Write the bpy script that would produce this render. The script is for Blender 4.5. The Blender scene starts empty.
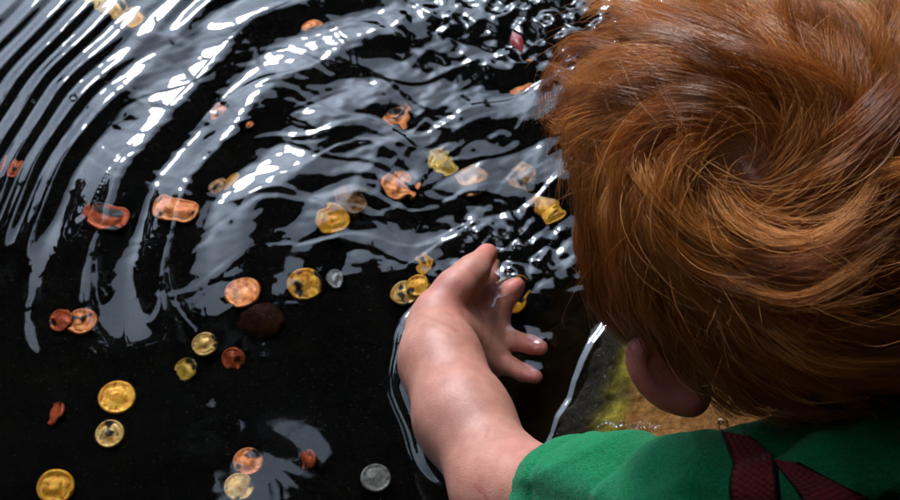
import bpy, math, random
import numpy as np
from mathutils import Vector, Matrix
from mathutils.bvhtree import BVHTree

random.seed(7)
rng = np.random.default_rng(11)
SC = bpy.context.scene
COL = SC.collection
R = math.radians

# ------------------------------------------------------------------ camera frame
TILT = R(35.0)
DIST = 1.30
FOC = 2000.0                     # focal length in pixels of a 900 x 500 picture
CAM = np.array([0.0, -DIST * math.sin(TILT), DIST * math.cos(TILT)])
XR = np.array([1.0, 0, 0])
XU = np.array([0, math.cos(TILT), math.sin(TILT)])
XF = np.array([0, math.sin(TILT), -math.cos(TILT)])


def ray(px, py):
    d = XF + (px - 450.0) / FOC * XR + (250.0 - py) / FOC * XU
    return d / np.linalg.norm(d)


def P(px, py, z):
    d = ray(px, py)
    t = (z - CAM[2]) / d[2]
    return CAM + t * d


def P_under(px, py, z, ior=1.33):
    """point at depth z below the still water that shows at this pixel through the surface"""
    s = P(px, py, 0.0)
    d = ray(px, py)
    hz = np.array([d[0], d[1], 0.0])
    sn = np.linalg.norm(hz)
    hz /= sn
    st = sn / ior
    tn = st / math.sqrt(1 - st * st)
    return np.array([s[0], s[1], 0]) + hz * tn * (-z) + np.array([0, 0, z])


cam_d = bpy.data.cameras.new('camera')
cam_d.sensor_width = 36.0
cam_d.lens = 36.0 * FOC / 900.0
cam_d.clip_start = 0.02
cam_d.clip_end = 500.0
cam = bpy.data.objects.new('camera', cam_d)
COL.objects.link(cam)
cam.location = CAM
cam.rotation_euler = (TILT, 0, 0)
SC.camera = cam
cam_d.dof.use_dof = True
cam_d.dof.focus_distance = 1.06
cam_d.dof.aperture_fstop = 26.0


# ------------------------------------------------------------------ helpers
def tag(o, label=None, cat=None, group=None, kind=None):
    if label: o['label'] = label
    if cat: o['category'] = cat
    if group: o['group'] = group
    if kind: o['kind'] = kind
    return o


def mesh_obj(name, V, Fq, mat=None, parent=None, smooth=True, col=None, tris=False, loc=None):
    V = np.asarray(V, dtype=np.float32)
    Fq = np.asarray(Fq, dtype=np.int32)
    if loc is not None:
        V = V - np.asarray(loc, dtype=np.float32)
    m = bpy.data.meshes.new(name)
    n = Fq.shape[1]
    m.vertices.add(len(V))
    m.vertices.foreach_set('co', V.ravel())
    m.loops.add(Fq.size)
    m.loops.foreach_set('vertex_index', Fq.ravel())
    m.polygons.add(len(Fq))
    m.polygons.foreach_set('loop_start', np.arange(len(Fq), dtype=np.int32) * n)
    m.polygons.foreach_set('loop_total', np.full(len(Fq), n, dtype=np.int32))
    m.polygons.foreach_set('use_smooth', np.full(len(Fq), smooth, dtype=bool))
    if col is not None:
        a = m.color_attributes.new('Col', 'FLOAT_COLOR', 'POINT')
        c = np.ones((len(V), 4), dtype=np.float32)
        c[:, :3] = col
        a.data.foreach_set('color', c.ravel())
    m.update(calc_edges=True)
    m.validate()
    if mat: m.materials.append(mat)
    o = bpy.data.objects.new(name, m)
    COL.objects.link(o)
    if loc is not None:
        o.location = loc
    if parent: o.parent = parent
    return o


def empty(name, loc):
    o = bpy.data.objects.new(name, None)
    o.empty_display_size = 0.05
    o.location = loc
    COL.objects.link(o)
    return o


def fbm(p, scale, seed=0, octs=3):
    """cheap smooth vector noise from sums of sines, p (n,3) -> (n,)"""
    r = np.random.default_rng(seed)
    out = np.zeros(len(p))
    amp, tot = 1.0, 0.0
    for o in range(octs):
        for _ in range(4):
            k = r.normal(size=3)
            k = k / np.linalg.norm(k) * scale * (2 ** o) * r.uniform(.7, 1.4)
            out += amp * np.sin(p @ k + r.uniform(0, 6.28))
        tot += amp * 2
        amp *= .5
    return out / tot


class N:
    """small node-tree helper"""
    def __init__(self, name):
        self.m = bpy.data.materials.new(name)
        self.m.use_nodes = True
        self.t = self.m.node_tree
        self.b = self.t.nodes['Principled BSDF']
        self.out = self.t.nodes['Material Output']

    def n(self, typ, **kw):
        x = self.t.nodes.new(typ)
        for k, v in kw.items():
            if k in x.inputs: x.inputs[k].default_value = v
            else: setattr(x, k, v)
        return x

    def l(self, a, b): self.t.links.new(a, b)

    def set(self, **kw):
        for k, v in kw.items():
            self.b.inputs[k.replace('_', ' ')].default_value = v
        return self

    def coord(self, kind='Object'):
        return self.n('ShaderNodeTexCoord').outputs[kind]

    def noise(self, scale, detail=4, co=None, rough=.55):
        x = self.n('ShaderNodeTexNoise')
        x.inputs['Scale'].default_value = scale
        x.inputs['Detail'].default_value = detail
        x.inputs['Roughness'].default_value = rough
        self.l(co if co is not None else self.coord(), x.inputs['Vector'])
        return x.outputs['Fac']

    def ramp(self, fac, stops):
        x = self.n('ShaderNodeValToRGB')
        e = x.color_ramp.elements
        while len(e) < len(stops): e.new(.5)
        for i, (p, c) in enumerate(stops):
            e[i].position = p
            e[i].color = (*c, 1) if len(c) == 3 else c
        self.l(fac, x.inputs['Fac'])
        return x.outputs['Color']

    def mix(self, a, b, fac, blend='MIX'):
        x = self.n('ShaderNodeMix', data_type='RGBA', blend_type=blend)
        for s, v in ((x.inputs['Factor'], fac), (x.inputs['A'], a), (x.inputs['B'], b)):
            pass
        fa = x.inputs[0]; A = x.inputs[6]; B = x.inputs[7]
        for s, v in ((fa, fac), (A, a), (B, b)):
            if hasattr(v, 'is_linked') or hasattr(v, 'links'): self.l(v, s)
            else: s.default_value = v if not isinstance(v, tuple) or len(v) == 4 else (*v, 1)
        return x.outputs[2]

    def bump(self, h, strength=.3, dist=.001):
        x = self.n('ShaderNodeBump')
        x.inputs['Strength'].default_value = strength
        x.inputs['Distance'].default_value = dist
        self.l(h, x.inputs['Height'])
        self.l(x.outputs['Normal'], self.b.inputs['Normal'])
        return x

    def base(self, c): self.l(c, self.b.inputs['Base Color'])

    def attr(self, name='Col'):
        return self.n('ShaderNodeAttribute', attribute_name=name).outputs['Color']


# ------------------------------------------------------------------ materials
def skin_material():
    k = N('skin')
    c = k.attr()
    mott = k.ramp(k.noise(90, 5), [(.35, (.86, .78, .76)), (.65, (1.06, 1.04, 1.02))])
    k.base(k.mix(c, mott, 1.0, 'MULTIPLY'))
    k.set(Roughness=.44, Subsurface_Weight=.18, Subsurface_Scale=.006, Specular_IOR_Level=.42)
    k.b.inputs['Subsurface Radius'].default_value = (1.0, .35, .2)
    f = k.noise(900, 3)
    k.bump(f, .4, .0007)
    return k.m


def hair_material():
    k = N('hair')
    k.base(k.attr())
    k.set(Roughness=.3, Specular_IOR_Level=.6)
    tr = k.n('ShaderNodeBsdfTranslucent')
    k.l(k.attr(), tr.inputs['Color'])
    mx = k.n('ShaderNodeMixShader')
    mx.inputs[0].default_value = .22
    k.l(k.b.outputs[0], mx.inputs[1]); k.l(tr.outputs[0], mx.inputs[2])
    k.l(mx.outputs[0], k.out.inputs['Surface'])
    return k.m


def cloth_material(name, c1, c2, fine=1500):
    k = N(name)
    co = k.coord()
    a = k.noise(14, 4, co)
    k.base(k.mix(k.ramp(a, [(.35, c1), (.65, c2)]), k.ramp(k.noise(620, 4, co, .7), [(.35, (.72, .72, .72)), (.65, (1.22, 1.22, 1.22))]), 1.0, 'MULTIPLY'))
    k.set(Roughness=.9, Specular_IOR_Level=.15, Sheen_Weight=.12)
    w = k.noise(fine, 2, co)
    w2 = k.noise(260, 4, co)
    ad = k.n('ShaderNodeMath', operation='ADD')
    k.l(w, ad.inputs[0]); k.l(w2, ad.inputs[1])
    k.bump(ad.outputs[0], .8, .0016)
    return k.m


def water_material():
    k = N('water')
    k.set(Roughness=0.0, IOR=1.42, Transmission_Weight=1.0)
    k.b.inputs['Base Color'].default_value = (1, 1, 1, 1)
    return k.m


def coin_material(name, c_hi, c_lo, c_tar, metal=.35, rough=.30, silt=True):
    k = N(name)
    co = k.coord()
    oi = k.n('ShaderNodeObjectInfo').outputs['Random']
    off = k.n('ShaderNodeVectorMath', operation='ADD')
    cmb = k.n('ShaderNodeCombineXYZ')
    k.l(oi, cmb.inputs[0]); k.l(oi, cmb.inputs[1])
    k.l(co, off.inputs[0]); k.l(cmb.outputs[0], off.inputs[1])
    a = k.noise(260, 5, off.outputs[0], .65)
    c = k.ramp(a, [(.30, c_tar), (.42, c_lo), (.58, c_hi)])
    if silt:          # dark patches painted in for the breaks that ripples and reflections make
        msk = k.ramp(k.noise(75, 3, off.outputs[0], .5), [(.56, (0, 0, 0)), (.62, (1, 1, 1))])
        c = k.mix(c, (.012, .008, .004), msk)
        inv = k.n('ShaderNodeMath', operation='MULTIPLY_ADD')
        k.l(msk, inv.inputs[0]); inv.inputs[1].default_value = -metal; inv.inputs[2].default_value = metal
    k.base(c)
    k.set(Metallic=metal, Roughness=rough)
    if silt: k.l(inv.outputs[0], k.b.inputs['Metallic'])
    k.bump(k.noise(700, 4, off.outputs[0]), .35, .0005)
    return k.m


M_SKIN = skin_material()
M_HAIR = hair_material()
M_SHIRT = cloth_material('green_jersey', (.004, .19, .068), (.008, .27, .10))
M_TROUSER = cloth_material('dark_trouser_cloth', (.02, .022, .03), (.03, .032, .042))
M_WATER = water_material()
COINM = {
    'gold': coin_material('gold_coin', (1.0, .54, .05), (.98, .34, .02), (.25, .07, .01)),
    'pale': coin_material('pale_gold_coin', (1.0, .68, .24), (.98, .48, .09), (.40, .15, .03)),
    'copper': coin_material('copper_coin', (1.0, .36, .10), (.80, .19, .04), (.18, .04, .012)),
    'red': coin_material('red_copper_coin', (.75, .16, .05), (.50, .08, .03), (.12, .02, .01)),
    'dull': coin_material('dull_brown_coin', (.42, .20, .07), (.26, .12, .04), (.06, .03, .01)),
    'brass': coin_material('green_brass_coin', (.78, .48, .07), (.50, .30, .04), (.12, .09, .02)),
    'clean': coin_material('clean_gold_coin', (1.0, .54, .05), (.98, .34, .02), (.25, .07, .01), silt=False),
    'silver': coin_material('silver_coin', (.50, .48, .43), (.30, .29, .26), (.06, .06, .06), silt=False),
}


# ------------------------------------------------------------------ SDF volume + surface nets
class Vol:
    def __init__(self, lo, hi, h):
        self.lo = np.array(lo, float); self.h = h
        self.n = np.ceil((np.array(hi) - self.lo) / h).astype(int) + 1
        self.d = np.full(tuple(self.n), .05, dtype=np.float32)

    def box(self, lo, hi):
        a = np.clip(np.floor((np.array(lo) - self.lo) / self.h).astype(int), 0, self.n)
        b = np.clip(np.ceil((np.array(hi) - self.lo) / self.h).astype(int) + 1, 0, self.n)
        sl = tuple(slice(i, j) for i, j in zip(a, b))
        ax = [(self.lo[i] + self.h * np.arange(a[i], b[i])).astype(np.float32) for i in range(3)]
        return sl, np.meshgrid(*ax, indexing='ij', sparse=True)

    def put(self, sl, d, k, op='add'):
        cur = self.d[sl]
        if op == 'sub':
            d = -d
            hh = np.maximum(k - np.abs(cur - d), 0) / k
            self.d[sl] = np.maximum(cur, d) + hh * hh * k * .25
        else:
            hh = np.maximum(k - np.abs(cur - d), 0) / k
            self.d[sl] = np.minimum(cur, d) - hh * hh * k * .25

    def cone(self, a, b, ra, rb, k=.008, op='add'):
        a = np.array(a, float); b = np.array(b, float)
        m = max(ra, rb) + k + .012
        sl, (X, Y, Z) = self.box(np.minimum(a, b) - m, np.maximum(a, b) + m)
        ab = b - a
        L2 = max(float(ab @ ab), 1e-10)
        t = ((X - a[0]) * ab[0] + (Y - a[1]) * ab[1] + (Z - a[2]) * ab[2]) / L2
        t = np.clip(t, 0, 1)
        dx = X - a[0] - t * ab[0]; dy = Y - a[1] - t * ab[1]; dz = Z - a[2] - t * ab[2]
        self.put(sl, np.sqrt(dx * dx + dy * dy + dz * dz) - (ra + (rb - ra) * t), k, op)

    def chain(self, pts, rad, k=.008, op='add'):
        for i in range(len(pts) - 1):
            self.cone(pts[i], pts[i + 1], rad[i], rad[i + 1], k, op)

    def ell(self, c, axes, r, k=.008, op='add'):
        c = np.array(c, float); A = np.array(axes, float); r = np.array(r, float)
        ext = np.sqrt(((A * r[:, None]) ** 2).sum(0)) + k + .012
        sl, (X, Y, Z) = self.box(c - ext, c + ext)
        q = []
        for i in range(3):
            q.append((X - c[0]) * A[i, 0] + (Y - c[1]) * A[i, 1] + (Z - c[2]) * A[i, 2])
        k0 = np.sqrt((q[0] / r[0]) ** 2 + (q[1] / r[1]) ** 2 + (q[2] / r[2]) ** 2)
        k1 = np.sqrt((q[0] / r[0] ** 2) ** 2 + (q[1] / r[1] ** 2) ** 2 + (q[2] / r[2] ** 2) ** 2)
        d = np.where(k0 < 1e-3, -r.min(), k0 * (k0 - 1) / np.maximum(k1, 1e-6))
        self.put(sl, d, k, op)

    def sample(self, p):
        q = (np.asarray(p) - self.lo) / self.h
        inside = np.all((q >= 0) & (q < self.n - 1.001), axis=1)
        q = np.clip(q, 0, self.n - 1.001)
        i = q.astype(int); f = q - i
        v = np.zeros(len(q))
        for dx in (0, 1):
            for dy in (0, 1):
                for dz in (0, 1):
                    w = (f[:, 0] if dx else 1 - f[:, 0]) * (f[:, 1] if dy else 1 - f[:, 1]) * (f[:, 2] if dz else 1 - f[:, 2])
                    v += w * self.d[i[:, 0] + dx, i[:, 1] + dy, i[:, 2] + dz]
        return np.where(inside, v, .05)

    def mesh(self, smooth=2):
        d = self.d
        s = d < 0
        c = s[:-1, :-1, :-1].astype(np.uint8)
        cnt = np.zeros(c.shape, np.uint8)
        nx, ny, nz = d.shape
        for a in (0, 1):
            for b in (0, 1):
                for e in (0, 1):
                    cnt += s[a:nx - 1 + a, b:ny - 1 + b, e:nz - 1 + e]
        act = np.argwhere((cnt > 0) & (cnt < 8))
        idx = np.full(c.shape, -1, np.int32)
        idx[act[:, 0], act[:, 1], act[:, 2]] = np.arange(len(act))
        cv = {}
        for a in (0, 1):
            for b in (0, 1):
                for e in (0, 1):
                    cv[(a, b, e)] = d[act[:, 0] + a, act[:, 1] + b, act[:, 2] + e].astype(float)
        acc = np.zeros((len(act), 3)); w = np.zeros(len(act))
        keys = list(cv)
        for i, k1 in enumerate(keys):
            for k2 in keys[i + 1:]:
                if sum(abs(x - y) for x, y in zip(k1, k2)) != 1: continue
                v1, v2 = cv[k1], cv[k2]
                cr = (v1 < 0) != (v2 < 0)
                t = np.where(cr, v1 / np.where(cr, v1 - v2, 1), 0)
                p = np.array(k1, float) + t[:, None] * (np.array(k2, float) - np.array(k1, float))
                acc[cr] += p[cr]; w[cr] += 1
        V = self.lo + self.h * (act + acc / w[:, None])
        quads = []
        for ax in range(3):
            o1, o2 = [(1, 2), (2, 0), (0, 1)][ax]
            A = [slice(None)] * 3; B = [slice(None)] * 3
            A[ax] = slice(0, -1); B[ax] = slice(1, None)
            s0 = s[tuple(A)]; s1 = s[tuple(B)]
            e = np.argwhere(s0 != s1)
            e = e[(e[:, o1] > 0) & (e[:, o2] > 0) & (e[:, o1] < d.shape[o1] - 1) & (e[:, o2] < d.shape[o2] - 1)]
            flip = s0[e[:, 0], e[:, 1], e[:, 2]]
            q = []
            for (u, v) in ((1, 1), (0, 1), (0, 0), (1, 0)):
                f = e.copy(); f[:, o1] -= u; f[:, o2] -= v
                q.append(idx[f[:, 0], f[:, 1], f[:, 2]])
            q = np.stack(q, 1)
            q[~flip] = q[~flip][:, ::-1]
            quads.append(q)
        Q = np.concatenate(quads)
        Q = Q[(Q >= 0).all(1)]
        for _ in range(smooth):
            S = np.zeros_like(V); ct = np.zeros(len(V))
            for a, b in ((0, 1), (1, 2), (2, 3), (3, 0)):
                np.add.at(S, Q[:, a], V[Q[:, b]]); np.add.at(S, Q[:, b], V[Q[:, a]])
                np.add.at(ct, Q[:, a], 1); np.add.at(ct, Q[:, b], 1)
            V = .45 * V + .55 * S / np.maximum(ct, 1)[:, None]
        return V, Q


# ------------------------------------------------------------------ the child: skeleton points
HC = CAM + ray(755, 190) * .985          # centre of the head
hl = np.array([-.58, -.81, 0.0])                                  # the head's own axes, written in right / up / to-camera
hl /= np.linalg.norm(hl)
PHI = R(37)
TOC = -XF
HL = hl[0] * XR + hl[1] * XU
HF = -.81 * math.cos(PHI) * XR + .58 * math.cos(PHI) * XU - math.sin(PHI) * TOC
HF /= np.linalg.norm(HF)
HL = HL - HF * (HL @ HF); HL /= np.linalg.norm(HL)
HU = np.cross(HF, HL)
if HU @ TOC < 0: HU = -HU
HAX = np.stack([HF, HL, HU])
HR = np.array([.087, .075, .083])                                 # skull half sizes: front, side, up

NECK = P(862, 432, .175)
SHO = P(704, 520, .140)
ELB = P(508, 494, .045)
WRI = P(435, 328, .012)
SHOR = NECK + (NECK - SHO) * np.array([1, 1, .3]) * .95
PEL = NECK + .27 * np.array([.47, -.86, -.17])


def make_body():
    h = .0014
    lo = np.array([-.06, -.62, -.075]); hi = np.array([.50, .06, .40])
    v = Vol(lo, hi, h)
    # torso
    mid = NECK + (PEL - NECK) * .45
    for s in (-1, 1):
        sh = SHO if s < 0 else SHOR
        v.cone(NECK + (PEL - NECK) * .06, sh, .036, .034, .02)
        v.cone(sh + (mid - sh) * .35, mid + (sh - NECK) * .45, .05, .056, .03)
    v.cone(NECK + (PEL - NECK) * .15, mid, .05, .064, .03)
    v.cone(mid, PEL, .066, .07, .03)
    # neck and head
    v.cone(NECK, HC - HU * .05 - HF * .015, .036, .036, .02)
    v.ell(HC, HAX, HR, .02)
    v.ell(HC + HF * .030 - HU * .052, HAX, (.050, .050, .045), .02)
    for s in (-1, 1):
        v.ell(HC + HF * .055 + HL * s * .030 - HU * .050, HAX, (.024, .024, .022), .012)
        v.ell(HC + HF * .070 + HL * s * .028 - HU * .018, HAX, (.012, .013, .010), .006)     # eyes at half the head's height
    v.cone(HC + HF * .080 - HU * .020, HC + HF * .089 - HU * .042, .006, .0085, .006)
    v.cone(HC + HF * .078 - HU * .062 - HL * .014, HC + HF * .078 - HU * .062 + HL * .014, .0045, .0045, .004)
    v.cone(HC + HF * .075 - HU * .070 - HL * .011, HC + HF * .075 - HU * .070 + HL * .011, .0055, .0055, .004)
    v.ell(HC + HF * .066 - HU * .086, HAX, (.016, .018, .013), .012)
    # ears
    global EAR
    EAR = []
    for s in (-1, 1):
        L = HL * s
        ec = HC + L * .082 - HF * .006 - HU * .024
        e_u = (HU * .86 - HF * .10 - L * .50); e_u /= np.linalg.norm(e_u)       # long axis, lobe leaning outwards
        e_b = -HF * .80 + L * .52; e_b -= e_u * (e_b @ e_u); e_b /= np.linalg.norm(e_b)
        if s > 0:          # the ear that shows: folded out under the hair, lobe towards the nape
            ec = HC + XR * -.040 - XU * .087 - TOC * .012
            e_u = -.68 * XR + .60 * XU + .42 * TOC; e_u /= np.linalg.norm(e_u)
            e_b = HL * .9 + TOC * .25; e_b -= e_u * (e_b @ e_u); e_b /= np.linalg.norm(e_b)
        e_n = np.cross(e_u, e_b)
        pts = []
        for k in range(15):
            a = -2.0 + 4.6 * k / 14
            pts.append(ec + e_u * .022 * math.sin(a) + e_b * (.0125 * math.cos(a) + .003))
        v.ell(ec + e_b * .005, np.stack([e_u, e_b, e_n]), (.022, .0130, .0040), .005)
        v.chain(pts, [.0038] * 15, .004)
        EAR.append((ec, e_u, e_b))
        v.ell(ec - e_u * .020 + e_b * .003, np.stack([e_u, e_b, e_n]), (.011, .010, .0050), .006)
    # left arm
    v.chain([SHO, SHO + (ELB - SHO) * .5, ELB], [.031, .030, .0285], .012)
    v.chain([ELB, P(463, 418, .030), P(441, 362, .019), WRI], [.0275, .0258, .0220, .0190], .020)
    # left hand (thumb above the water, fingers in it)
    th = [P(441, 308, .014), P(456, 289, .018), P(472, 273, .017), P(487, 254, .012)]
    v.chain(th, [.0150, .0118, .0098, .0070], .008)
    kn = {'index': P_under(487, 301, -.010), 'middle': P_under(496, 314, -.014),
          'ring': P_under(499, 337, -.016), 'little': P_under(491, 360, -.016)}
    for nme, r0 in (('index', .0125), ('middle', .0125), ('ring', .0118), ('little', .0110)):
        st = WRI + (kn[nme] - WRI) * .25 - np.array([0, 0, .004])
        v.cone(st, kn[nme], .0160, r0 * .78, .009)
    v.cone(kn['index'], kn['little'], .0088, .0082, .008)
    v.cone(P(456, 340, -.002), kn['little'], .0130, .009, .010)          # heel of the hand
    v.chain([kn['index'], P_under(488, 287, -.012), P_under(489, 275, -.013), P_under(491, 264, -.012)], [.0078, .0070, .0062, .0050], .004)
    v.chain([kn['middle'], P(504, 300, -.006), P(511, 291, -.002), P(517, 285, .000)], [.0080, .0070, .0062, .0050], .004)
    v.chain([kn['ring'], P_under(517, 342, -.013), P_under(530, 345, -.009), P_under(540, 348, -.005)], [.0074, .0062, .0059, .0050], .004)
    v.chain([kn['little'], P_under(510, 367, -.013), P_under(523, 373, -.010), P_under(535, 377, -.006)], [.0070, .0060, .0056, .0047], .004)
    # thin creases at the wrist and the inner elbow
    for (a, b, rr, dz) in ((P(424, 318, .040), P(462, 338, .036), .0012, 0), (P(535, 452, .070), P(520, 470, .076), .0012, 0)):
        pass
    # right arm leaning on the stone, legs kneeling
    er = SHOR + np.array([.06, .10, -.09]); wr = er + np.array([-.03, .09, -.030])
    v.chain([SHOR, er, wr], [.031, .026, .02], .012)
    for k in range(5):
        a = (k - 2) * .32
        d = np.array([math.sin(a) * .6 - .2, math.cos(a), -.25])
        v.chain([wr, wr + d * .03, wr + d * (.055 if k else .04)], [.013, .008, .005], .006)
    for s in (-1, 1):
        side = (SHO - SHOR) / np.linalg.norm(SHO - SHOR) * (-s)
        hip = PEL + side * .045
        knee = hip + np.array([-.05, .10, -.075])
        ank = knee + np.array([.05, -.11, -.005])
        v.chain([hip, knee], [.056, .040], .02)
        v.chain([knee, ank, ank + np.array([.02, -.05, 0])], [.037, .025, .02], .01)
    return v, kn


body_vol, KN = make_body()
BV, BQ = body_vol.mesh(2)


def body_colour(V):
    q = (V - HC) @ HAX.T
    base = np.tile(np.array([.56, .27, .20]), (len(V), 1))
    red = np.array([.60, .17, .13])
    n = fbm(V, 60, 3)[:, None] * .5 + .5
    base = base * (1 - .10 * n) + red * .10 * n

    def blend(c, w):
        nonlocal base
        base = base * (1 - w[:, None]) + np.array(c) * w[:, None]

    def near(p, r): return np.exp(-(np.linalg.norm(V - p, axis=1) / r) ** 2)
    for t in (P(487, 254, .012), P(517, 285, .0), P_under(540, 348, -.005), P_under(535, 377, -.006)):
        blend((.66, .15, .12), .62 * near(t, .013))
    blend((.62, .19, .15), .45 * near(P(455, 300, .02), .020))
    blend((.60, .20, .16), .35 * near(P(520, 468, .07), .02))
    blend((.62, .17, .13), .55 * near(P(441, 420, .07), .006))          # small red mark on the forearm
    for s in (-1, 1):
        e = HC + HL * s * .082 - HF * .010 - HU * .030
        blend((.55, .13, .10), .75 * near(e, .030))
        blend((.62, .20, .17), .5 * near(HC + HF * .07 + HL * s * .035 - HU * .045, .016))
        ey = HC + HF * .081 + HL * s * .028 - HU * .018
        blend((.75, .74, .72), np.clip(near(ey, .008) * 2 - .4, 0, 1))
        blend((.05, .08, .10), np.clip(near(ey + HF * .002, .0045) * 2 - .4, 0, 1))
    blend((.50, .12, .11), .8 * near(HC + HF * .081 - HU * .066, .014) )
    for line, rr, wgt in ([(420, 314), (432, 319), (445, 324), (457, 331)], .0011, .55), ([(424, 323), (438, 329), (450, 336)], .0010, .35), \
            ([(466, 305), (460, 317), (464, 330)], .0013, .5), ([(484, 424), (489, 430), (486, 438)], .0009, .5), ([(476, 486), (485, 494), (490, 506)], .0016, .6), \
            ([(536, 447), (524, 456), (517, 470)], .0012, .4), ([(515, 336), (518, 348)], .0010, .55), ([(528, 339), (530, 351)], .0010, .55), \
            ([(511, 361), (508, 373)], .0010, .55), ([(524, 367), (521, 379)], .0010, .55), ([(465, 266), (472, 272), (480, 281)], .0011, .40), \
            ([(476, 306), (482, 320), (482, 338), (476, 350)], .0013, .5), ([(490, 318), (492, 334), (488, 350)], .0012, .45), ([(505, 298), (513, 303)], .0010, .5), \
            ([(455, 284), (462, 290)], .0010, .3):
        pts = []
        for (x0, y0), (x1, y1) in zip(line[:-1], line[1:]):
            for f_ in np.linspace(0, 1, 6): pts.append((x0 + (x1 - x0) * f_, y0 + (y1 - y0) * f_))
        wl = np.zeros(len(V))
        for x, y in pts:
            d_ = ray(x, y); tt = np.linspace(.95, 1.32, 500)
            sd_ = body_vol.sample(CAM + tt[:, None] * d_)
            j = np.argmax(sd_ < 0)
            if sd_[j] < 0: wl = np.maximum(wl, near(CAM + tt[j] * d_, rr))
        blend((.40, .10, .075), wgt * wl)  # creases put into the colour as darker red lines, not as grooves
    blend((.86, .29, .22), .9 * np.clip(1.6 * near(EAR[1][0] if HL @ (EAR[1][0] - HC) > 0 else EAR[0][0], .030), 0, 1))  # ear painted brighter pink to offset the shade it lies in
    # the scalp under the hair is a little pinker
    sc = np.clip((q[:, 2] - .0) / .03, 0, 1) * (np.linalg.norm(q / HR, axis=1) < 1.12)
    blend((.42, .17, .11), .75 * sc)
    return base


person = empty('person', (float(PEL[0]), float(PEL[1]), .03))
tag(person, 'red-haired toddler in a green T-shirt dipping one hand in the dark pond', 'person')


def part(name, V, Q, mat, col=None, parent=None):
    o = mesh_obj(name, V, Q, mat, None, True, col)
    par = parent or person
    o.parent = par
    o.location = -(np.array(person.location)) if par is person else (0, 0, 0)
    return o


part('body', BV, BQ, M_SKIN, body_colour(BV))


# ------------------------------------------------------------------ T-shirt, trousers
def make_shirt():
    h = .0017
    v = Vol([.0, -.60, .02], [.42, -.05, .30], h)
    mid = NECK + (PEL - NECK) * .45
    UP = np.array([0, 0, 1.0])
    for s in (-1, 1):
        sh = SHO if s < 0 else SHOR
        v.cone(NECK + (PEL - NECK) * .08, sh, .041, .041, .02)
        v.cone(sh + (mid - sh) * .35, mid + (sh - NECK) * .45, .057, .063, .03)
    v.cone(NECK + (PEL - NECK) * .15, mid, .056, .071, .03)
    v.cone(mid, PEL, .073, .077, .03)
    ax = ELB - SHO
    hem = SHO + ax * .73
    v.chain([SHO, SHO + ax * .45, hem], [.0385, .0375, .0365], .016)
    axr = (SHOR + np.array([.06, .10, -.09])) - SHOR
    v.chain([SHOR, SHOR + axr * .6], [.039, .037], .016)
    # collar ribs and the folds bunched across the back
    nd = HC - HU * .05 - NECK; nd /= np.linalg.norm(nd)
    a1 = np.cross(nd, XR); a1 /= np.linalg.norm(a1); a2 = np.cross(nd, a1)
    ring = [NECK + nd * .012 + (a1 * math.cos(t) + a2 * math.sin(t)) * .044 for t in np.linspace(0, 6.2832, 25)]
    v.chain(ring, [.0055] * 25, .006)
    for (pts, r) in ((((760, 478, .205), (820, 462, .225), (900, 430, .238)), .010),
                     (((770, 500, .200), (840, 490, .222), (930, 470, .235)), .009)):
        v.chain([P(*p) for p in pts], [r * .6, r, r], .014)
    # drape folds: waves and creases across the whole cloth
    nx, ny, nz = v.n
    for i0 in range(0, nx, 40):
        X, Y, Z = np.meshgrid(v.lo[0] + h * np.arange(i0, min(i0 + 40, nx)), v.lo[1] + h * np.arange(ny), v.lo[2] + h * np.arange(nz), indexing='ij', sparse=True)
        d = v.d[i0:i0 + 40]
        w = .0016 * np.sin(85 * X + 30 * Y + 2.0 * np.sin(40 * Y + 25 * Z)) + .0012 * np.sin(60 * X - 120 * Y + 50 * Z + 1.5 * np.sin(55 * X))
        w = w + .0008 * np.sin(190 * Y + 120 * Z + 60 * X)
        d = d + w.astype(np.float32)
        w2 = .0022 * (1 - np.abs(np.sin(34 * X - 22 * Y + 12 * Z + 1.2 * np.sin(30 * Y + 14 * X)))) ** 4 + .0016 * (1 - np.abs(np.sin(24 * X + 52 * Y + 1.4 * np.sin(38 * X)))) ** 5
        d = d - w2.astype(np.float32)
        # armhole seam: a shallow groove with a lip
        t = ((X - SHO[0]) * ax[0] + (Y - SHO[1]) * ax[1] + (Z - SHO[2]) * ax[2]) / (ax @ ax)
        sm = t - .25 - .05 * np.sin(40 * Y)
        d = d + (.0013 * np.exp(-(sm / .016) ** 2) - .0014 * np.exp(-((sm + .05) / .03) ** 2)).astype(np.float32)
        # hem: a thicker turned edge with its stitch lines
        hm = t - .73
        d = d - (.0009 * np.exp(-((hm + .055) / .035) ** 4)).astype(np.float32) + (.0020 * np.exp(-((hm + .115) / .012) ** 2)).astype(np.float32) + (.0006 * np.exp(-((hm + .03) / .006) ** 2)).astype(np.float32)
        near_l = ((X - SHO[0]) ** 2 + (Y - SHO[1]) ** 2 + (Z - SHO[2]) ** 2) < .2 ** 2
        cut = np.where(near_l & (t > .4), (t - .73 - .012 * np.sin(70 * Y + 60 * Z)) * np.linalg.norm(ax), -1)
        shell = np.maximum(d, -(d + .0042))
        v.d[i0:i0 + 40] = np.maximum(np.where(t > .40, shell, d), cut).astype(np.float32)
    return v


sv = make_shirt()
SV, SQ = sv.mesh(2)
shirt = part('shirt', SV, SQ, M_SHIRT)


def make_trousers():
    v = Vol([.1, -.68, -.03], [.52, -.30, .26], .003)
    for s in (-1, 1):
        side = (SHO - SHOR) / np.linalg.norm(SHO - SHOR) * (-s)
        hip = PEL + side * .045
        knee = hip + np.array([-.05, .10, -.075]); ank = knee + np.array([.05, -.11, -.005])
        v.chain([hip, knee], [.063, .046], .02)
        v.chain([knee, ank], [.043, .032], .012)
    v.cone(PEL, PEL + np.array([.0, -.02, 0]), .074, .07, .03)
    return v.mesh(2)


TV, TQ = make_trousers()
part('trousers', TV, TQ, M_TROUSER)


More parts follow.
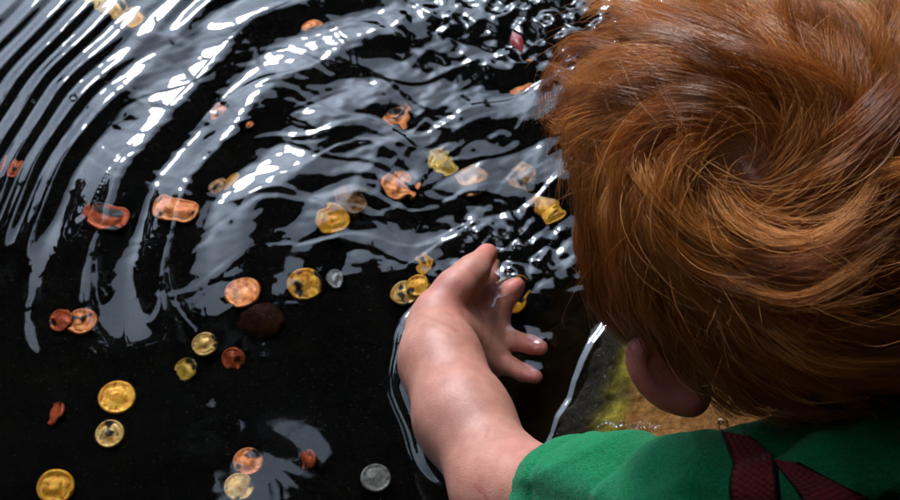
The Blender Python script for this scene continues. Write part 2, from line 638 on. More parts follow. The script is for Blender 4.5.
# ------------------------------------------------------------------ harness straps laid over the shirt
def strap_material():
    k = N('maroon_webbing')
    k.base(k.attr())
    k.set(Roughness=.75, Specular_IOR_Level=.25)
    return k.m


M_STRAP = strap_material()
bvh = BVHTree.FromPolygons([tuple(p) for p in SV], [tuple(int(i) for i in q) for q in SQ])


def make_strap(left, right, n_l=260, n_w=22):
    """webbing between two edge lines (pixels of the photograph, cast on the shirt), woven in relief"""
    left = np.array(left, float); right = np.array(right, float)
    cum = np.concatenate([[0], np.cumsum(np.linalg.norm(np.diff((left + right) / 2, axis=0), axis=1))])
    cum /= cum[-1]
    top, nrm = [], []
    for i in range(n_l):
        t = i / (n_l - 1)
        a = np.array([np.interp(t, cum, left[:, k]) for k in (0, 1)])
        b = np.array([np.interp(t, cum, right[:, k]) for k in (0, 1)])
        for j in range(n_w):
            p = a + (b - a) * j / (n_w - 1)
            hit = bvh.ray_cast(Vector(CAM), Vector(ray(*p)))
            top.append(hit[0] if hit[0] else (np.nan,) * 3)
            nrm.append(hit[1] if hit[0] else (np.nan,) * 3)
    T = np.array([tuple(x) for x in top]).reshape(n_l, n_w, 3)
    Nn = np.array([tuple(x) for x in nrm]).reshape(n_l, n_w, 3)
    ok = ~np.isnan(T[..., 0])
    full = ok.all(1)
    last = int(np.argmin(full)) if not full.all() else n_l        # stop where the cloth ends
    last = max(last, 40)
    T, Nn, ok, n_l = T[:last], Nn[:last], ok[:last], last
    T[~ok] = T[ok].mean(0); Nn[~ok] = Nn[ok].mean(0)
    for _ in range(10):
        T[1:-1] = .5 * T[1:-1] + .25 * (T[:-2] + T[2:])
        T[:, 1:-1] = .5 * T[:, 1:-1] + .25 * (T[:, :-2] + T[:, 2:])
        Nn[1:-1] = .5 * Nn[1:-1] + .25 * (Nn[:-2] + Nn[2:])
    Nn /= np.linalg.norm(Nn, axis=2, keepdims=True)
    I, J = np.meshgrid(np.arange(n_l), np.arange(n_w), indexing='ij')
    edge = (J < 2) | (J > n_w - 3)
    weave = .0005 * np.sin(I * 1.55 + (J % 4 < 2) * math.pi) + .0003 * np.sin(J * 1.57)
    weave = np.where(edge, .0006, weave)
    up = T + Nn * (.0030 + weave)[..., None]
    dn = T - Nn * .0010
    V = np.concatenate([up.reshape(-1, 3), dn.reshape(-1, 3)])
    c0 = np.array([.22, .024, .026])
    hi = (.5 + .5 * np.sin(I * 1.55 + (J % 4 < 2) * math.pi))[..., None]
    colr = c0 * (.55 + .7 * hi)
    colr = np.where(edge[..., None], np.array([.020, .008, .010]), colr).reshape(-1, 3)
    F = []
    m = n_l * n_w
    for i in range(n_l - 1):
        for j in range(n_w - 1):
            a = i * n_w + j
            F.append((a, a + n_w, a + n_w + 1, a + 1))
            F.append((m + a, m + a + 1, m + a + n_w + 1, m + a + n_w))
    for i in range(n_l - 1):
        for j in (0, n_w - 1):
            a = i * n_w + j
            F.append((a, a + n_w, m + a + n_w, m + a) if j else (a, m + a, m + a + n_w, a + n_w))
    for j in range(n_w - 1):
        for i in (0, n_l - 1):
            a = i * n_w + j
            F.append((a, a + 1, m + a + 1, m + a) if i == 0 else (a, m + a, m + a + 1, a + 1))
    return V, np.array(F), np.concatenate([colr, colr])


V, F, C = make_strap([(722, 436), (735, 470), (738, 540), (775, 800)], [(752, 440), (778, 462), (784, 540), (820, 790)])
part('strap', V, F, M_STRAP, C)
V, F, C = make_strap([(776, 462), (800, 490), (832, 540), (1010, 760)], [(800, 462), (862, 496), (905, 540), (1070, 730)])
part('strap', V, F, M_STRAP, C)


# ------------------------------------------------------------------ hair
def make_hair(n=46000, K=17, n_clump=800):
    # roots on the scalp
    d = rng.normal(size=(n * 3, 3)); d /= np.linalg.norm(d, axis=1, keepdims=True)
    f, l, u = d[:, 0], d[:, 1], d[:, 2]
    thin = (d @ (HAX @ (XU * .06 + TOC * .97 - XR * .2)) > .975) & (rng.random(len(d)) < .25)
    ok = ~thin & (u > np.where(f < -.3, -.85, -.6)) & ~((f > .30) & (u < .30 + .15 * np.abs(l))) & ~((f > -.12) & (u < -.12)) & ~((f > .80) & (u < .42))
    d = d[ok][:n]
    n = len(d)
    W = XU * .05 + TOC * .98 - XR * .20
    W = HAX @ W; W /= np.linalg.norm(W)
    gl = HAX @ np.array([0, 0, -1.0])
    up_c = HAX @ XU

    def field(p, dirn, t, jit):
        nn = p / HR; nn /= np.linalg.norm(nn, axis=1, keepdims=True)
        cw = nn @ W
        er = nn * cw[:, None] - W
        er /= np.maximum(np.linalg.norm(er, axis=1, keepdims=True), 1e-5)
        et = np.cross(np.tile(W, (len(nn), 1)), nn)
        et /= np.maximum(np.linalg.norm(et, axis=1, keepdims=True), 1e-5)
        ang = np.arccos(np.clip(cw, -1, 1))
        sw = np.interp(ang, [0, .5, 1.1, 1.8], [1.15, .95, .72, .60])[:, None]
        v = np.cos(sw) * er + np.sin(sw) * et
        gw = np.interp(ang, [0, .6, 1.3, 1.9], [.0, .10, .50, .95])[:, None] * (.45 + t)
        v = v + gw * gl
        noise = np.stack([fbm(p, 30, s, 2) for s in (21, 22, 23)], 1)
        v = v + 1.15 * noise + jit
        return v / np.linalg.norm(v, axis=1, keepdims=True), nn

    def grow(root, length, lift, jit):
        m = len(root)
        p = root * HR
        path = np.zeros((m, K, 3)); path[:, 0] = p
        dirn = np.zeros((m, 3))
        nn0 = root
        for k in range(1, K):
            t = k / (K - 1)
            v, nn = field(p, dirn, t, jit)
            v = v + nn * (1.1 * (1 - t) ** 3 * lift[:, None] / .008 * .55)
            v /= np.linalg.norm(v, axis=1, keepdims=True)
            dirn = v if k == 1 else .45 * dirn + .55 * v
            dirn /= np.linalg.norm(dirn, axis=1, keepdims=True)
            p = p + dirn * (length / (K - 1))[:, None]
            # stay outside the skull
            rr = np.linalg.norm(p / HR, axis=1)
            want = 1 + (.0015 + lift * min(1, t * 3)) / .077
            below = rr < want
            p[below] *= (want[below] / rr[below])[:, None]
            tall = 1 + (.006 + lift * 1.7) / .077
            over = rr > tall
            sc = 1 + (tall / rr - 1) * .5
            p[over] *= sc[over][:, None]
            path[:, k] = p
        return path

    gi = rng.choice(n, n_clump, replace=False)
    groot = d[gi]
    glen = .064 + .042 * rng.random(n_clump)
    nape = groot[:, 2] < -.2
    glen[nape] *= .95
    glift = .003 + .014 * rng.random(n_clump) ** 1.6
    gjit = rng.normal(scale=.34, size=(n_clump, 3))
    gp = grow(groot, glen, glift, gjit)
    side_ = (groot @ (HAX @ (XR * .7 + XU * .7)))
    big = (rng.random(n_clump) < .30) & (side_ > .05)
    glift[big] = rng.uniform(.013, .022, big.sum())
    gjit[big] *= 1.9
    fr = groot[:, 0] > .25
    glen[fr] *= .82; glift[fr] *= .7
    gp = grow(groot, glen, glift, gjit)
    near = np.zeros(n, int)
    for i in range(0, n, 2000):
        near[i:i + 2000] = np.argmax(d[i:i + 2000] @ groot.T, axis=1)
    ln = glen[near] * rng.uniform(.75, 1.12, n)
    lf = np.clip(glift[near] * rng.uniform(.55, 1.35, n), .002, .032)
    own = grow(d, ln, lf, gjit[near] * .7 + rng.normal(scale=.10, size=(n, 3)))
    t = np.linspace(0, 1, K)[None, :, None]
    wt = .90 * np.clip(t * 1.6, 0, 1) * rng.uniform(.5, 1.0, (n, 1, 1))
    off = (own[:, :1] - gp[near][:, :1]) * (1 - .45 * t)
    path = own * (1 - wt) + (gp[near] + off) * wt
    # stray hairs that bend away from their lock
    stray = rng.random(n) < .09
    wob = rng.normal(size=(stray.sum(), 1, 3)) * (.007 * np.linspace(0, 1, K)[None, :, None] ** 1.5)
    path[stray] += wob
    # re-push outside
    rr = np.linalg.norm(path / HR, axis=2)
    bad = rr < 1.015
    path[bad] *= (1.015 / rr[bad])[:, None]
    # keep the hair from covering the ear's lower part
    world = HC + path @ HAX
    vis = np.ones(n, bool)
    for ec, eu, eb in EAR:
        q = world - (ec - eu * .006 + eb * .010)
        vis &= ~((np.linalg.norm(q, axis=2) < .0185).sum(1) > 1)
    world, mixsel = world[vis], vis
    # single loose hairs lying across the locks
    m = 2400
    ri = rng.choice(np.where(d[:, 0] < .15)[0], m)
    loose = grow(d[ri], rng.uniform(.04, .10, m), rng.uniform(.008, .017, m), rng.normal(scale=.75, size=(m, 3)))
    loose = loose + rng.normal(size=(m, 1, 3)) * (.005 * np.linspace(0, 1, K)[None, :, None] ** 1.4)
    # colour per strand
    mix = rng.random(n) ** 1.3
    cl = (rng.random(n_clump) ** 1.2)[near]
    mix = np.clip(.40 * mix + .68 * cl, 0, 1)[mixsel][:, None]
    c = np.array([.32, .066, .008]) * (1 - mix) + np.array([.98, .41, .085]) * mix
    lw = HC + loose @ HAX
    ok = np.ones(m, bool)
    for ec, eu, eb in EAR:
        ok &= ~((np.linalg.norm(lw - (ec - eu * .006 + eb * .010), axis=2) < .023).sum(1) > 1)
    lw = lw[ok]
    lm = rng.random((len(lw), 1))
    lc_ = np.array([.50, .14, .02]) * (1 - lm) + np.array([.92, .45, .13]) * lm
    return np.concatenate([world, lw]), np.concatenate([c, lc_])


def strands_mesh(path, col, r0=.000115, r1=.00003):
    n, K, _ = path.shape
    tan = np.gradient(path, axis=1)
    tan /= np.maximum(np.linalg.norm(tan, axis=2, keepdims=True), 1e-9)
    ref = np.array([.31, .52, .79])
    a = np.cross(tan, ref); a /= np.maximum(np.linalg.norm(a, axis=2, keepdims=True), 1e-9)
    b = np.cross(tan, a)
    t = np.linspace(0, 1, K)
    rad = (r0 * (1 - t ** 3) + r1 * t ** 3)[None, :, None] * rng.uniform(.7, 1.25, (n, 1, 1))
    vs = []
    for k in range(3):
        an = 2 * math.pi * k / 3
        vs.append(path + rad * (a * math.cos(an) + b * math.sin(an)))
    V = np.stack(vs, 2).reshape(-1, 3)
    base = np.arange(n)[:, None, None] * (K * 3) + np.arange(K - 1)[None, :, None] * 3
    F = []
    for k in range(3):
        k2 = (k + 1) % 3
        F.append(np.stack([base[..., 0] + k, base[..., 0] + k2, base[..., 0] + 3 + k2, base[..., 0] + 3 + k], -1))
    F = np.stack(F, 2).reshape(-1, 4)
    C = np.repeat(col, K * 3, axis=0)
    return V, F, C


hp, hc = make_hair()
V, F, C = strands_mesh(hp, hc)
part('hair', V, F, M_HAIR, C)

# ------------------------------------------------------------------ water
LINE = np.array([P(x, y, 0)[:2] for x, y in ((430, 900), (500, 640), (530, 500), (548, 455), (556, 437), (562, 419), (574, 401), (579, 383), (588, 361), (597, 344), (606, 333),
                                             (628, 296), (668, 235), (720, 150), (790, 40), (880, -120), (1040, -420), (1700, -1500))])


def line_dist(X, Y):
    """signed distance to the waterline of the rim, positive on the stone"""
    best = np.full(X.shape, 1e9); sg = np.ones(X.shape)
    for a, b in zip(LINE[:-1], LINE[1:]):
        ab = b - a
        t = np.clip(((X - a[0]) * ab[0] + (Y - a[1]) * ab[1]) / (ab @ ab), 0, 1)
        dx = X - a[0] - t * ab[0]; dy = Y - a[1] - t * ab[1]
        d = np.sqrt(dx * dx + dy * dy)
        s = ab[1] * (X - a[0]) - ab[0] * (Y - a[1])
        m = d < best
        best = np.where(m, d, best); sg = np.where(m, np.sign(s), sg)
    return best * sg


def water_height(X, Y):
    c0 = P(500, 262, 0)
    dx, dy = X - c0[0], Y - c0[1]
    r = np.sqrt(dx * dx + dy * dy)
    th = np.arctan2(dy, dx)
    # ring waves from the hand, strongest towards the far left
    wob = .006 * np.sin(3 * th + .7) + .004 * np.sin(7 * th + 2) + .002 * np.sin(13 * th)
    q = r + wob
    lam_k = np.interp(q, [0, .10, .16, .27, .33, .6], [170, 170, 140, 125, 330, 420])
    qq = np.linspace(0, 3, 6001)
    kk = np.interp(qq, [0, .10, .16, .25, .285, .315, .6, 3], [170, 170, 125, 105, 110, 380, 430, 430])
    ph = np.concatenate([[0], np.cumsum((kk[1:] + kk[:-1]) * .5 * np.diff(qq))])
    phase = np.interp(q, qq, ph)
    amp = np.interp(q, [0, .05, .12, .17, .21, .25, .285, .315, .36, .45, .8], [.0001, .0001, .00025, .0006, .0015, .0020, .0013, .00065, .00075, .00035, 0])
    ang = np.exp(-(((th - R(128) + math.pi) % (2 * math.pi) - math.pi) / R(48)) ** 4)
    pp = np.stack([X.ravel(), Y.ravel(), np.zeros(X.size)], 1)
    mod = np.clip(.85 + np.where(q > .27, 1.5, .9).ravel() * fbm(pp, 21, 61, 3), .05, 1.8).reshape(X.shape)
    phase = phase + ((1.3 + 1.2 * np.clip((q.ravel() - .29) / .04, 0, 1)) * fbm(pp, 22, 62, 3)).reshape(X.shape)
    h = amp * (.06 + .94 * ang) * mod * np.sin(phase + 1.2)
    # disturbed water between the rings
    r_ = np.random.default_rng(5)
    c1 = P(410, 95, 0)
    e = np.exp(-(((X - c1[0]) / .17) ** 2 + ((Y - c1[1]) / .12) ** 2))
    c2 = P(530, 120, 0)
    e2 = np.exp(-(((X - c2[0]) / .10) ** 2 + ((Y - c2[1]) / .11) ** 2))
    c5 = P(478, 318, 0)
    e5 = np.exp(-(((X - c5[0]) / .016) ** 2 + ((Y - c5[1]) / .018) ** 2))
    c3 = P(510, 245, 0)
    e3 = np.exp(-(((X - c3[0]) / .035) ** 2 + ((Y - c3[1]) / .025) ** 2))
    c4 = P(570, 15, 0)
    e4 = np.exp(-(((X - c4[0]) / .09) ** 2 + ((Y - c4[1]) / .05) ** 2))
    env = .08 + .75 * e + .9 * e2

    def chop(n, l0, l1, slope, seed, an=None):
        g = np.random.default_rng(seed)
        out = np.zeros_like(X)
        for _ in range(n):
            lam = l0 * (l1 / l0) ** g.random()
            a = g.uniform(0, math.pi) if an is None else g.normal(an, .5)
            k = 2 * math.pi / lam
            x2 = X + .008 * np.sin(23 * Y + 3 * a); y2 = Y + .008 * np.sin(19 * X + a)
            out += slope / k * np.sin(k * (math.cos(a) * x2 + math.sin(a) * y2) + g.uniform(0, 6.28))
        return out / math.sqrt(n)
    h = h + env * chop(18, .030, .080, .046, 1, R(75))
    h = h + (.02 + .8 * e + .8 * e2) * chop(16, .012, .028, .036, 2)
    g6 = np.random.default_rng(9)
    rid = np.zeros_like(X)
    for _ in range(7):
        lam = g6.uniform(.035, .07); a = g6.normal(R(80), .5); k = 2 * math.pi / lam
        x2 = X + .010 * np.sin(31 * Y + 2 * a) + .004 * np.sin(80 * Y + a); y2 = Y + .010 * np.sin(27 * X + a) + .004 * np.sin(75 * X + 2 * a)
        rid += np.sqrt(np.sin(.5 * k * (math.cos(a) * x2 + math.sin(a) * y2) + g6.uniform(0, 6.28)) ** 2 + .012) / k
    h = h - (.015 + .55 * e + .5 * e2) * .07 * rid
    # small steep steps: the thin dark lines that curl through the grey
    g7 = np.random.default_rng(12)
    stp = np.zeros_like(X)
    for _ in range(6):
        lam = g7.uniform(.075, .12); a = g7.normal(R(70), .6); k = 2 * math.pi / lam
        x2 = X + .012 * np.sin(38 * Y + 2 * a) + .005 * np.sin(95 * Y + a); y2 = Y + .012 * np.sin(33 * X + a) + .005 * np.sin(88 * X + 2 * a)
        stp += .00024 * np.tanh(np.sin(k * (math.cos(a) * x2 + math.sin(a) * y2) + g7.uniform(0, 6.28)) / .11) * np.clip(.5 + 1.2 * fbm(pp, 18, int(lam * 1e4), 2), 0, 1.3).reshape(X.shape)
    h = h + np.clip(e + .8 * e2, 0, 1) * stp
    h = h + (.01 + .3 * e + .4 * e2 + .35 * ang * np.exp(-((r - .2) / .1) ** 2)) * chop(14, .006, .013, .05, 4)
    h = h + (1.2 * e3 + 1.1 * e4 + 1.0 * e5) * chop(16, .008, .022, .42, 3)
    # water dragged up against the arm and pushed into a small ridge beside it
    pts = np.stack([X.ravel(), Y.ravel(), np.full(X.size, .001)], 1)
    dist = body_vol.sample(pts).reshape(X.shape)
    dd = np.maximum(dist, 0)
    h = h + .0028 * np.exp(-dd / .0022)
    left = 1 / (1 + np.exp((X - (P(470, 400, 0)[0] + (P(430, 300, 0)[1] - Y) * .10)) / .004))
    far = np.interp(Y, [P(450, 480, 0)[1], P(430, 410, 0)[1], P(400, 340, 0)[1], P(430, 290, 0)[1]], [.011, .007, .004, .002])
    pn = fbm(pp, 42, 64, 2).reshape(X.shape)
    h = h + left * np.clip(.0019 + .0013 * pn, 0, 1) / (1 + np.exp(np.clip((dd - far * (1 + .25 * pn)) / .0010, -30, 30)))
    S_ = line_dist(X, Y)
    h = h + np.clip(.0013 + .0008 * pn, 0, 1) / (1 + np.exp(np.clip(-(S_ + .004 + .0015 * pn) / .0010, -30, 30)))
    return h, dist


def axis(a, b, step, far_lo, far_hi):
    core = np.arange(a, b, step)
    lo, hi = [], []
    x, s = a, step
    while x > far_lo:
        s *= 1.35; x -= s; lo.append(x)
    x, s = core[-1], step
    while x < far_hi:
        s *= 1.35; x += s; hi.append(x)
    return np.array(lo[::-1] + list(core) + hi)


gx = axis(-.36, .20, .00105, -5.0, 3.0)
gy = axis(-.205, .25, .00105, -4.0, 5.0)
X, Y = np.meshgrid(gx, gy, indexing='ij')
H, DB = water_height(X, Y)
edge_f = np.exp(-np.maximum(np.maximum(np.abs(X) - .45, np.abs(Y) - .40), 0) / .05)
H = H * edge_f
nx, ny = X.shape
V = np.stack([X, Y, H], -1).reshape(-1, 3)
ii = (np.arange(nx - 1)[:, None] * ny + np.arange(ny - 1)[None, :]).ravel()
F = np.stack([ii, ii + ny, ii + ny + 1, ii + 1], 1)
water = mesh_obj('water', V, F, M_WATER)
tag(water, 'dark rippled pond water', kind='structure')


# ------------------------------------------------------------------ pond floor, stone rim, far ground
def floor_material():
    k = N('pond_floor_silt')
    co = k.coord()
    c = k.ramp(k.noise(30, 6, co), [(.35, (.0006, .0006, .0004)), (.62, (.0016, .0014, .001)), (.8, (.008, .006, .003))])
    sp = k.ramp(k.noise(420, 3, co, .7), [(.62, (0, 0, 0)), (.76, (.07, .055, .03))])
    k.base(k.mix(c, sp, 1.0, 'ADD'))
    k.set(Roughness=.95, Specular_IOR_Level=.1)
    k.bump(k.noise(160, 5, co), .6, .004)
    return k.m


fx = axis(-.45, .30, .006, -7, 4); fy = axis(-.30, .40, .006, -6, 7)
X, Y = np.meshgrid(fx, fy, indexing='ij')
FLOOR_Z = -.115


def floor_h(X, Y):
    p = np.stack([X.ravel(), Y.ravel(), np.zeros(X.size)], 1)
    return FLOOR_Z + (.006 * fbm(p, 22, 4, 3) + .003 * fbm(p, 90, 6, 2)).reshape(X.shape)


Z = floor_h(X, Y)
nx, ny = X.shape
ii = (np.arange(nx - 1)[:, None] * ny + np.arange(ny - 1)[None, :]).ravel()
fl = mesh_obj('pond_floor', np.stack([X, Y, Z], -1).reshape(-1, 3), np.stack([ii, ii + ny, ii + ny + 1, ii + 1], 1), floor_material())
tag(fl, 'black silt floor of the pond', kind='structure')


def rim_material():
    k = N('stone_rim')
    co = k.coord()
    c = k.attr()
    g = k.ramp(k.noise(240, 6, co, .7), [(.30, (.45, .40, .36)), (.55, (1, 1, 1)), (.75, (1.5, 1.4, 1.25))])
    k.base(k.mix(c, g, 1.0, 'MULTIPLY'))
    r = k.n('ShaderNodeAttribute', attribute_name='Col').outputs['Alpha']
    k.set(Roughness=.22)
    k.l(k.ramp(k.noise(520, 3, co, .6), [(.63, (.015, .015, .015)), (.70, (.6, .6, .6))]), k.b.inputs['Specular IOR Level'])
    k.bump(k.noise(320, 6, co, .65), .55, .0022)
    return k.m


rx = axis(.0, .34, .0016, -1.2, 5.5); ry = axis(-.26, .06, .0016, -6.0, 4.0)
X, Y = np.meshgrid(rx, ry, indexing='ij')
p = np.stack([X.ravel(), Y.ravel(), np.zeros(X.size)], 1)
n1 = fbm(p, 45, 31, 3).reshape(X.shape); n2 = fbm(p, 150, 32, 3).reshape(X.shape); n3 = fbm(p, 500, 33, 2).reshape(X.shape)
S = line_dist(X, Y) + .0025 * n2 + .0008 * n3
Z = np.interp(S, [-1.5, -.10, -.03, 0, .004, .013, .019, .024, .038, .3, 6], [-.9, -.20, -.045, 0, .003, .009, .013, .022, .026, .030, .030])
Z = Z + np.interp(S, [-.1, 0, .02, .03, .05], [.004, .0006, .0016, .0016, .0006]) * n2 + np.interp(S, [0, .03, .05], [.0005, .0007, .0004]) * n3 + .002 * n1 * (S > .04)
w_moss = np.exp(-((S - .031 - .004 * n1) / .0085) ** 2) * np.clip(.75 + .9 * n2, 0, 1)
w_tan = np.clip((S - .031 - .004 * n1) / .010, 0, 1)
dark = np.array([.012, .010, .007]); moss = np.array([.20, .16, .018]); tan = np.array([.24, .108, .030])
C = dark + (tan - dark) * w_tan[..., None]
C = C * (1 - w_moss[..., None]) + moss * w_moss[..., None]
C = C * (1 + .25 * n1[..., None])
uw = np.clip(-S / .01, 0, 1)[..., None]
C = C * (1 - uw) + np.array([.010, .006, .002]) * uw
nx, ny = X.shape
ii = (np.arange(nx - 1)[:, None] * ny + np.arange(ny - 1)[None, :]).ravel()
F = np.stack([ii, ii + ny, ii + ny + 1, ii + 1], 1)
Sf = S.reshape(-1)
keep = (Sf[F] > -.16).any(1)
F = F[keep]
rim = mesh_obj('stone_rim', np.stack([X, Y, Z], -1).reshape(-1, 3), F, rim_material(), None, True, np.clip(C, 0, 1).reshape(-1, 3))
tag(rim, 'wet brown stone rim of the pond with a mossy lip', kind='structure')


def ground_material():
    k = N('ground_soil')
    k.base(k.ramp(k.noise(3, 6), [(.3, (.03, .025, .015)), (.7, (.05, .06, .02))]))
    k.set(Roughness=1.0)
    return k.m


gr = mesh_obj('ground', [(-150, -150, -.35), (150, -150, -.35), (150, 150, -.35), (-150, 150, -.35)], [(0, 1, 2, 3)], ground_material(), None, False)
tag(gr, 'ground around the pond', kind='structure')


# ------------------------------------------------------------------ coins
def coin_mesh(name, seed, r=.0118, th=.0016, mat=None):
    g = np.random.default_rng(seed)
    seg, rings = 40, 12
    V, F = [], []
    prof = [(0.0, 0)] + [(i / rings, 0) for i in range(1, rings + 1)]
    V.append((0, 0, th * .5))
    for i in range(1, rings + 1):
        q = i / rings
        for s in range(seg):
            a = 2 * math.pi * s / seg
            V.append((r * q * math.cos(a), r * q * math.sin(a), th * .5))
    V = np.array(V)
    rr = np.linalg.norm(V[:, :2], axis=1) / r
    ang = np.arctan2(V[:, 1], V[:, 0])
    rel = .00045 * fbm(V * np.array([1, 1, 0]), 420, seed, 2) * (rr < .72)
    rel += .0008 * np.exp(-(((V[:, 0] - .001) / .0042) ** 2 + ((V[:, 1]) / .0056) ** 2) ** 2)      # a worn head in relief
    rel += .0006 * (rr > .86) * (rr < .985) - .0004 * (rr > .985)
    rel += .0003 * np.sign(np.sin(ang * 26)) * (rr > .72) * (rr < .84) * (np.sin(ang * 2 + seed) > -.2)   # worn lettering band
    V[:, 2] += rel
    top = len(V)
    side = []
    for z in (th * .2, -th * .42, -th * .5):
        k = 1.0 if z > -th * .45 else .97
        for s in range(seg):
            a = 2 * math.pi * s / seg
            side.append((r * k * math.cos(a), r * k * math.sin(a), z))
    side.append((0, 0, -th * .5))
    V = np.concatenate([V, np.array(side)])
    quads, tris = [], []
    for s in range(seg):
        s2 = (s + 1) % seg
        tris.append((0, 1 + s, 1 + s2))
        for i in range(rings - 1):
            a = 1 + i * seg
            quads.append((a + s, a + seg + s, a + seg + s2, a + s2))
        a = 1 + (rings - 1) * seg
        quads.append((a + s, top + s, top + s2, a + s2))
        for i in range(2):
            b = top + i * seg
            quads.append((b + s, b + seg + s, b + seg + s2, b + s2))
        tris.append((len(V) - 1, top + 2 * seg + s2, top + 2 * seg + s))
    m = bpy.data.meshes.new(name)
    m.from_pydata([tuple(v) for v in V], [], [tuple(q) for q in quads] + tris)
    m.polygons.foreach_set('use_smooth', np.ones(len(m.polygons), bool))
    m.materials.append(mat)
    return m


COIN = {}
for i, k in enumerate(COINM):
    COIN[k] = [coin_mesh('coin', 40 + i * 3 + j, mat=COINM[k]) for j in range(2)]

# pixel, metal, size, lean (degrees), lean direction (degrees), how deep it is sunk (0..1) to shape ripple-cut crescents, label
COINS = [
    (103, 4, 'pale', 1.0, 14, 100, .0, 'bright gold coin at the top edge, first of a slanting row of three'),
    (116, 13, 'pale', .9, 20, 120, .0, 'pale gold coin in the middle of a slanting row of three'),
    (131, 22, 'gold', .95, 12, 80, .0, 'orange gold coin at the lower end of a slanting row of three'),
    (313, 26, 'copper', .85, 10, 60, .0, 'pinkish copper coin under grey ripples near the top edge'),
    (227, 118, 'copper', .85, 16, 70, .0, 'lone small copper coin inside the big ripple arc'),
    (395, 122, 'copper', 1.05, 24, 40, .0, 'orange copper coin leaning in the middle of the broken ripples'),
    (441, 167, 'brass', 1.05, 10, 90, .0, 'yellow-green brass coin just where the grey reflection ends'),
    (470, 182, 'dull', 1.15, 8, 20, .0, 'brown tarnished coin beside the yellow-green brass coin'),
    (522, 184, 'dull', 1.05, 6, 20, .0, 'faint brown coin under glare between the brown coin and the hair'),
    (525, 90, 'copper', .95, 8, 90, .0, 'washed-out copper coin under the glare below the maroon leaf'),
    (547, 214, 'gold', .95, 16, 90, .0, 'glowing orange coin close to the edge of the red hair'),
    (398, 190, 'copper', 1.0, 14, 90, .0, 'copper coin above the black patch left of the brass coin'),
    (351, 206, 'dull', 1.05, 26, 150, .30, 'dark amber coin touching the brightest pale gold coin'),
    (333, 225, 'clean', 1.05, 20, 110, .0, 'brightest pale gold coin with a dark nick, on the black floor'),
    (231, 186, 'gold', .85, 34, 180, .45, 'amber coin showing only its right rim, under grey ripples'),
    (212, 188, 'dull', .95, 10, 30, .0, 'dim brown coin beside the amber rim under grey ripples'),
    (175, 214, 'copper', .95, 10, 90, .0, 'orange speckled coin left of the dim brown pair'),
    (106, 221, 'red', .95, 14, 50, .1, 'dim red coin under the dark band of the ripple'),
    (243, 297, 'copper', 1.15, 14, 20, .0, 'large copper coin with pale stripes above the brown stone'),
    (305, 289, 'gold', 1.15, 28, 70, .42, 'gold coin half buried, a crescent open upwards'),
    (335, 283, 'silver', .62, 18, 90, .0, 'tiny silver coin next to the gold crescent'),
    (405, 297, 'pale', .95, 16, 120, .0, 'pale gold coin close against the wrist'),
    (418, 290, 'gold', .80, 20, 60, .0, 'small gold coin overlapping the pale one by the wrist'),
    (205, 349, 'pale', .85, 30, 70, .35, 'pale gold crescent coin on the black floor above the two dim ones'),
    (187, 374, 'brass', .85, 26, 200, .45, 'dim brass coin half sunk below the pale gold crescent'),
    (234, 364, 'red', .80, 34, 250, .50, 'thin red crescent coin right of the pale gold crescent'),
    (83, 326, 'copper', .95, 18, 60, .1, 'red-orange coin beside a darker red one at the end of the grey streaks'),
    (63, 325, 'red', .85, 24, 200, .45, 'dark red coin with painted ripple breaks beside the red-orange one'),
    (118, 402, 'clean', 1.05, 8, 90, .0, 'whole round gold coin lying flat on the black floor'),
    (111, 438, 'pale', .95, 22, 60, .25, 'pale gold coin with a painted dark ripple break below the whole round one'),
    (57, 418, 'red', .85, 46, 170, .50, 'red sliver of a coin left of the whole round gold one'),
    (57, 491, 'clean', 1.2, 24, 80, .25, 'gold coin cut by the bottom edge of the picture'),
    (8, 171, 'red', .75, 20, 90, .2, 'dim red coin at the left edge of the picture'),
    (249, 466, 'copper', .95, 12, 90, .0, 'pinkish coin seen through the grey reflection at the bottom'),
    (240, 491, 'pale', .95, 14, 90, .0, 'gold coin at the bottom edge under the grey reflection'),
    (308, 464, 'red', .70, 42, 200, .48, 'small red sliver right above the grey reflection'),
    (376, 482, 'silver', .95, 26, 120, .1, 'large silver coin near the bottom edge beside the forearm'),
    (514, 305, 'gold', .85, 40, 200, .3, 'orange coin standing on edge just past the index fingertip'),
    (424, 271, 'gold', .70, 36, 200, .42, 'small amber coin next to the thumb'),
]
for i, (px, py, kind, size, lean, ldir, sunk, label) in enumerate(COINS):
    o = bpy.data.objects.new('coin', COIN[kind][i % 2])
    COL.objects.link(o)
    q = P_under(px, py, FLOOR_Z + .006)
    if i != 28: size *= .87
    z = float(floor_h(np.array([[q[0]]]), np.array([[q[1]]]))[0, 0])
    rad = .0118 * size
    rise = rad * math.sin(R(lean)) * (1 - 1.9 * sunk) + .0022
    if 20 <= ldir <= 150: ldir, lean = ldir + 180, lean * .7
    # lean tips the coin's face towards the compass direction ldir (90 = away, 180 = left)
    q = P_under(px, py, z + rise)
    o.location = (q[0], q[1], z + rise)
    axis_v = Vector((-math.sin(R(ldir)), math.cos(R(ldir)), 0))
    o.rotation_mode = 'QUATERNION'
    o.rotation_quaternion = Matrix.Rotation(R(lean), 4, axis_v).to_quaternion() @ Matrix.Rotation(random.uniform(0, 6.28), 4, 'Z').to_quaternion()
    o.scale = (size, size, 1)
    tag(o, label, 'coin', 'coins on the pond floor')


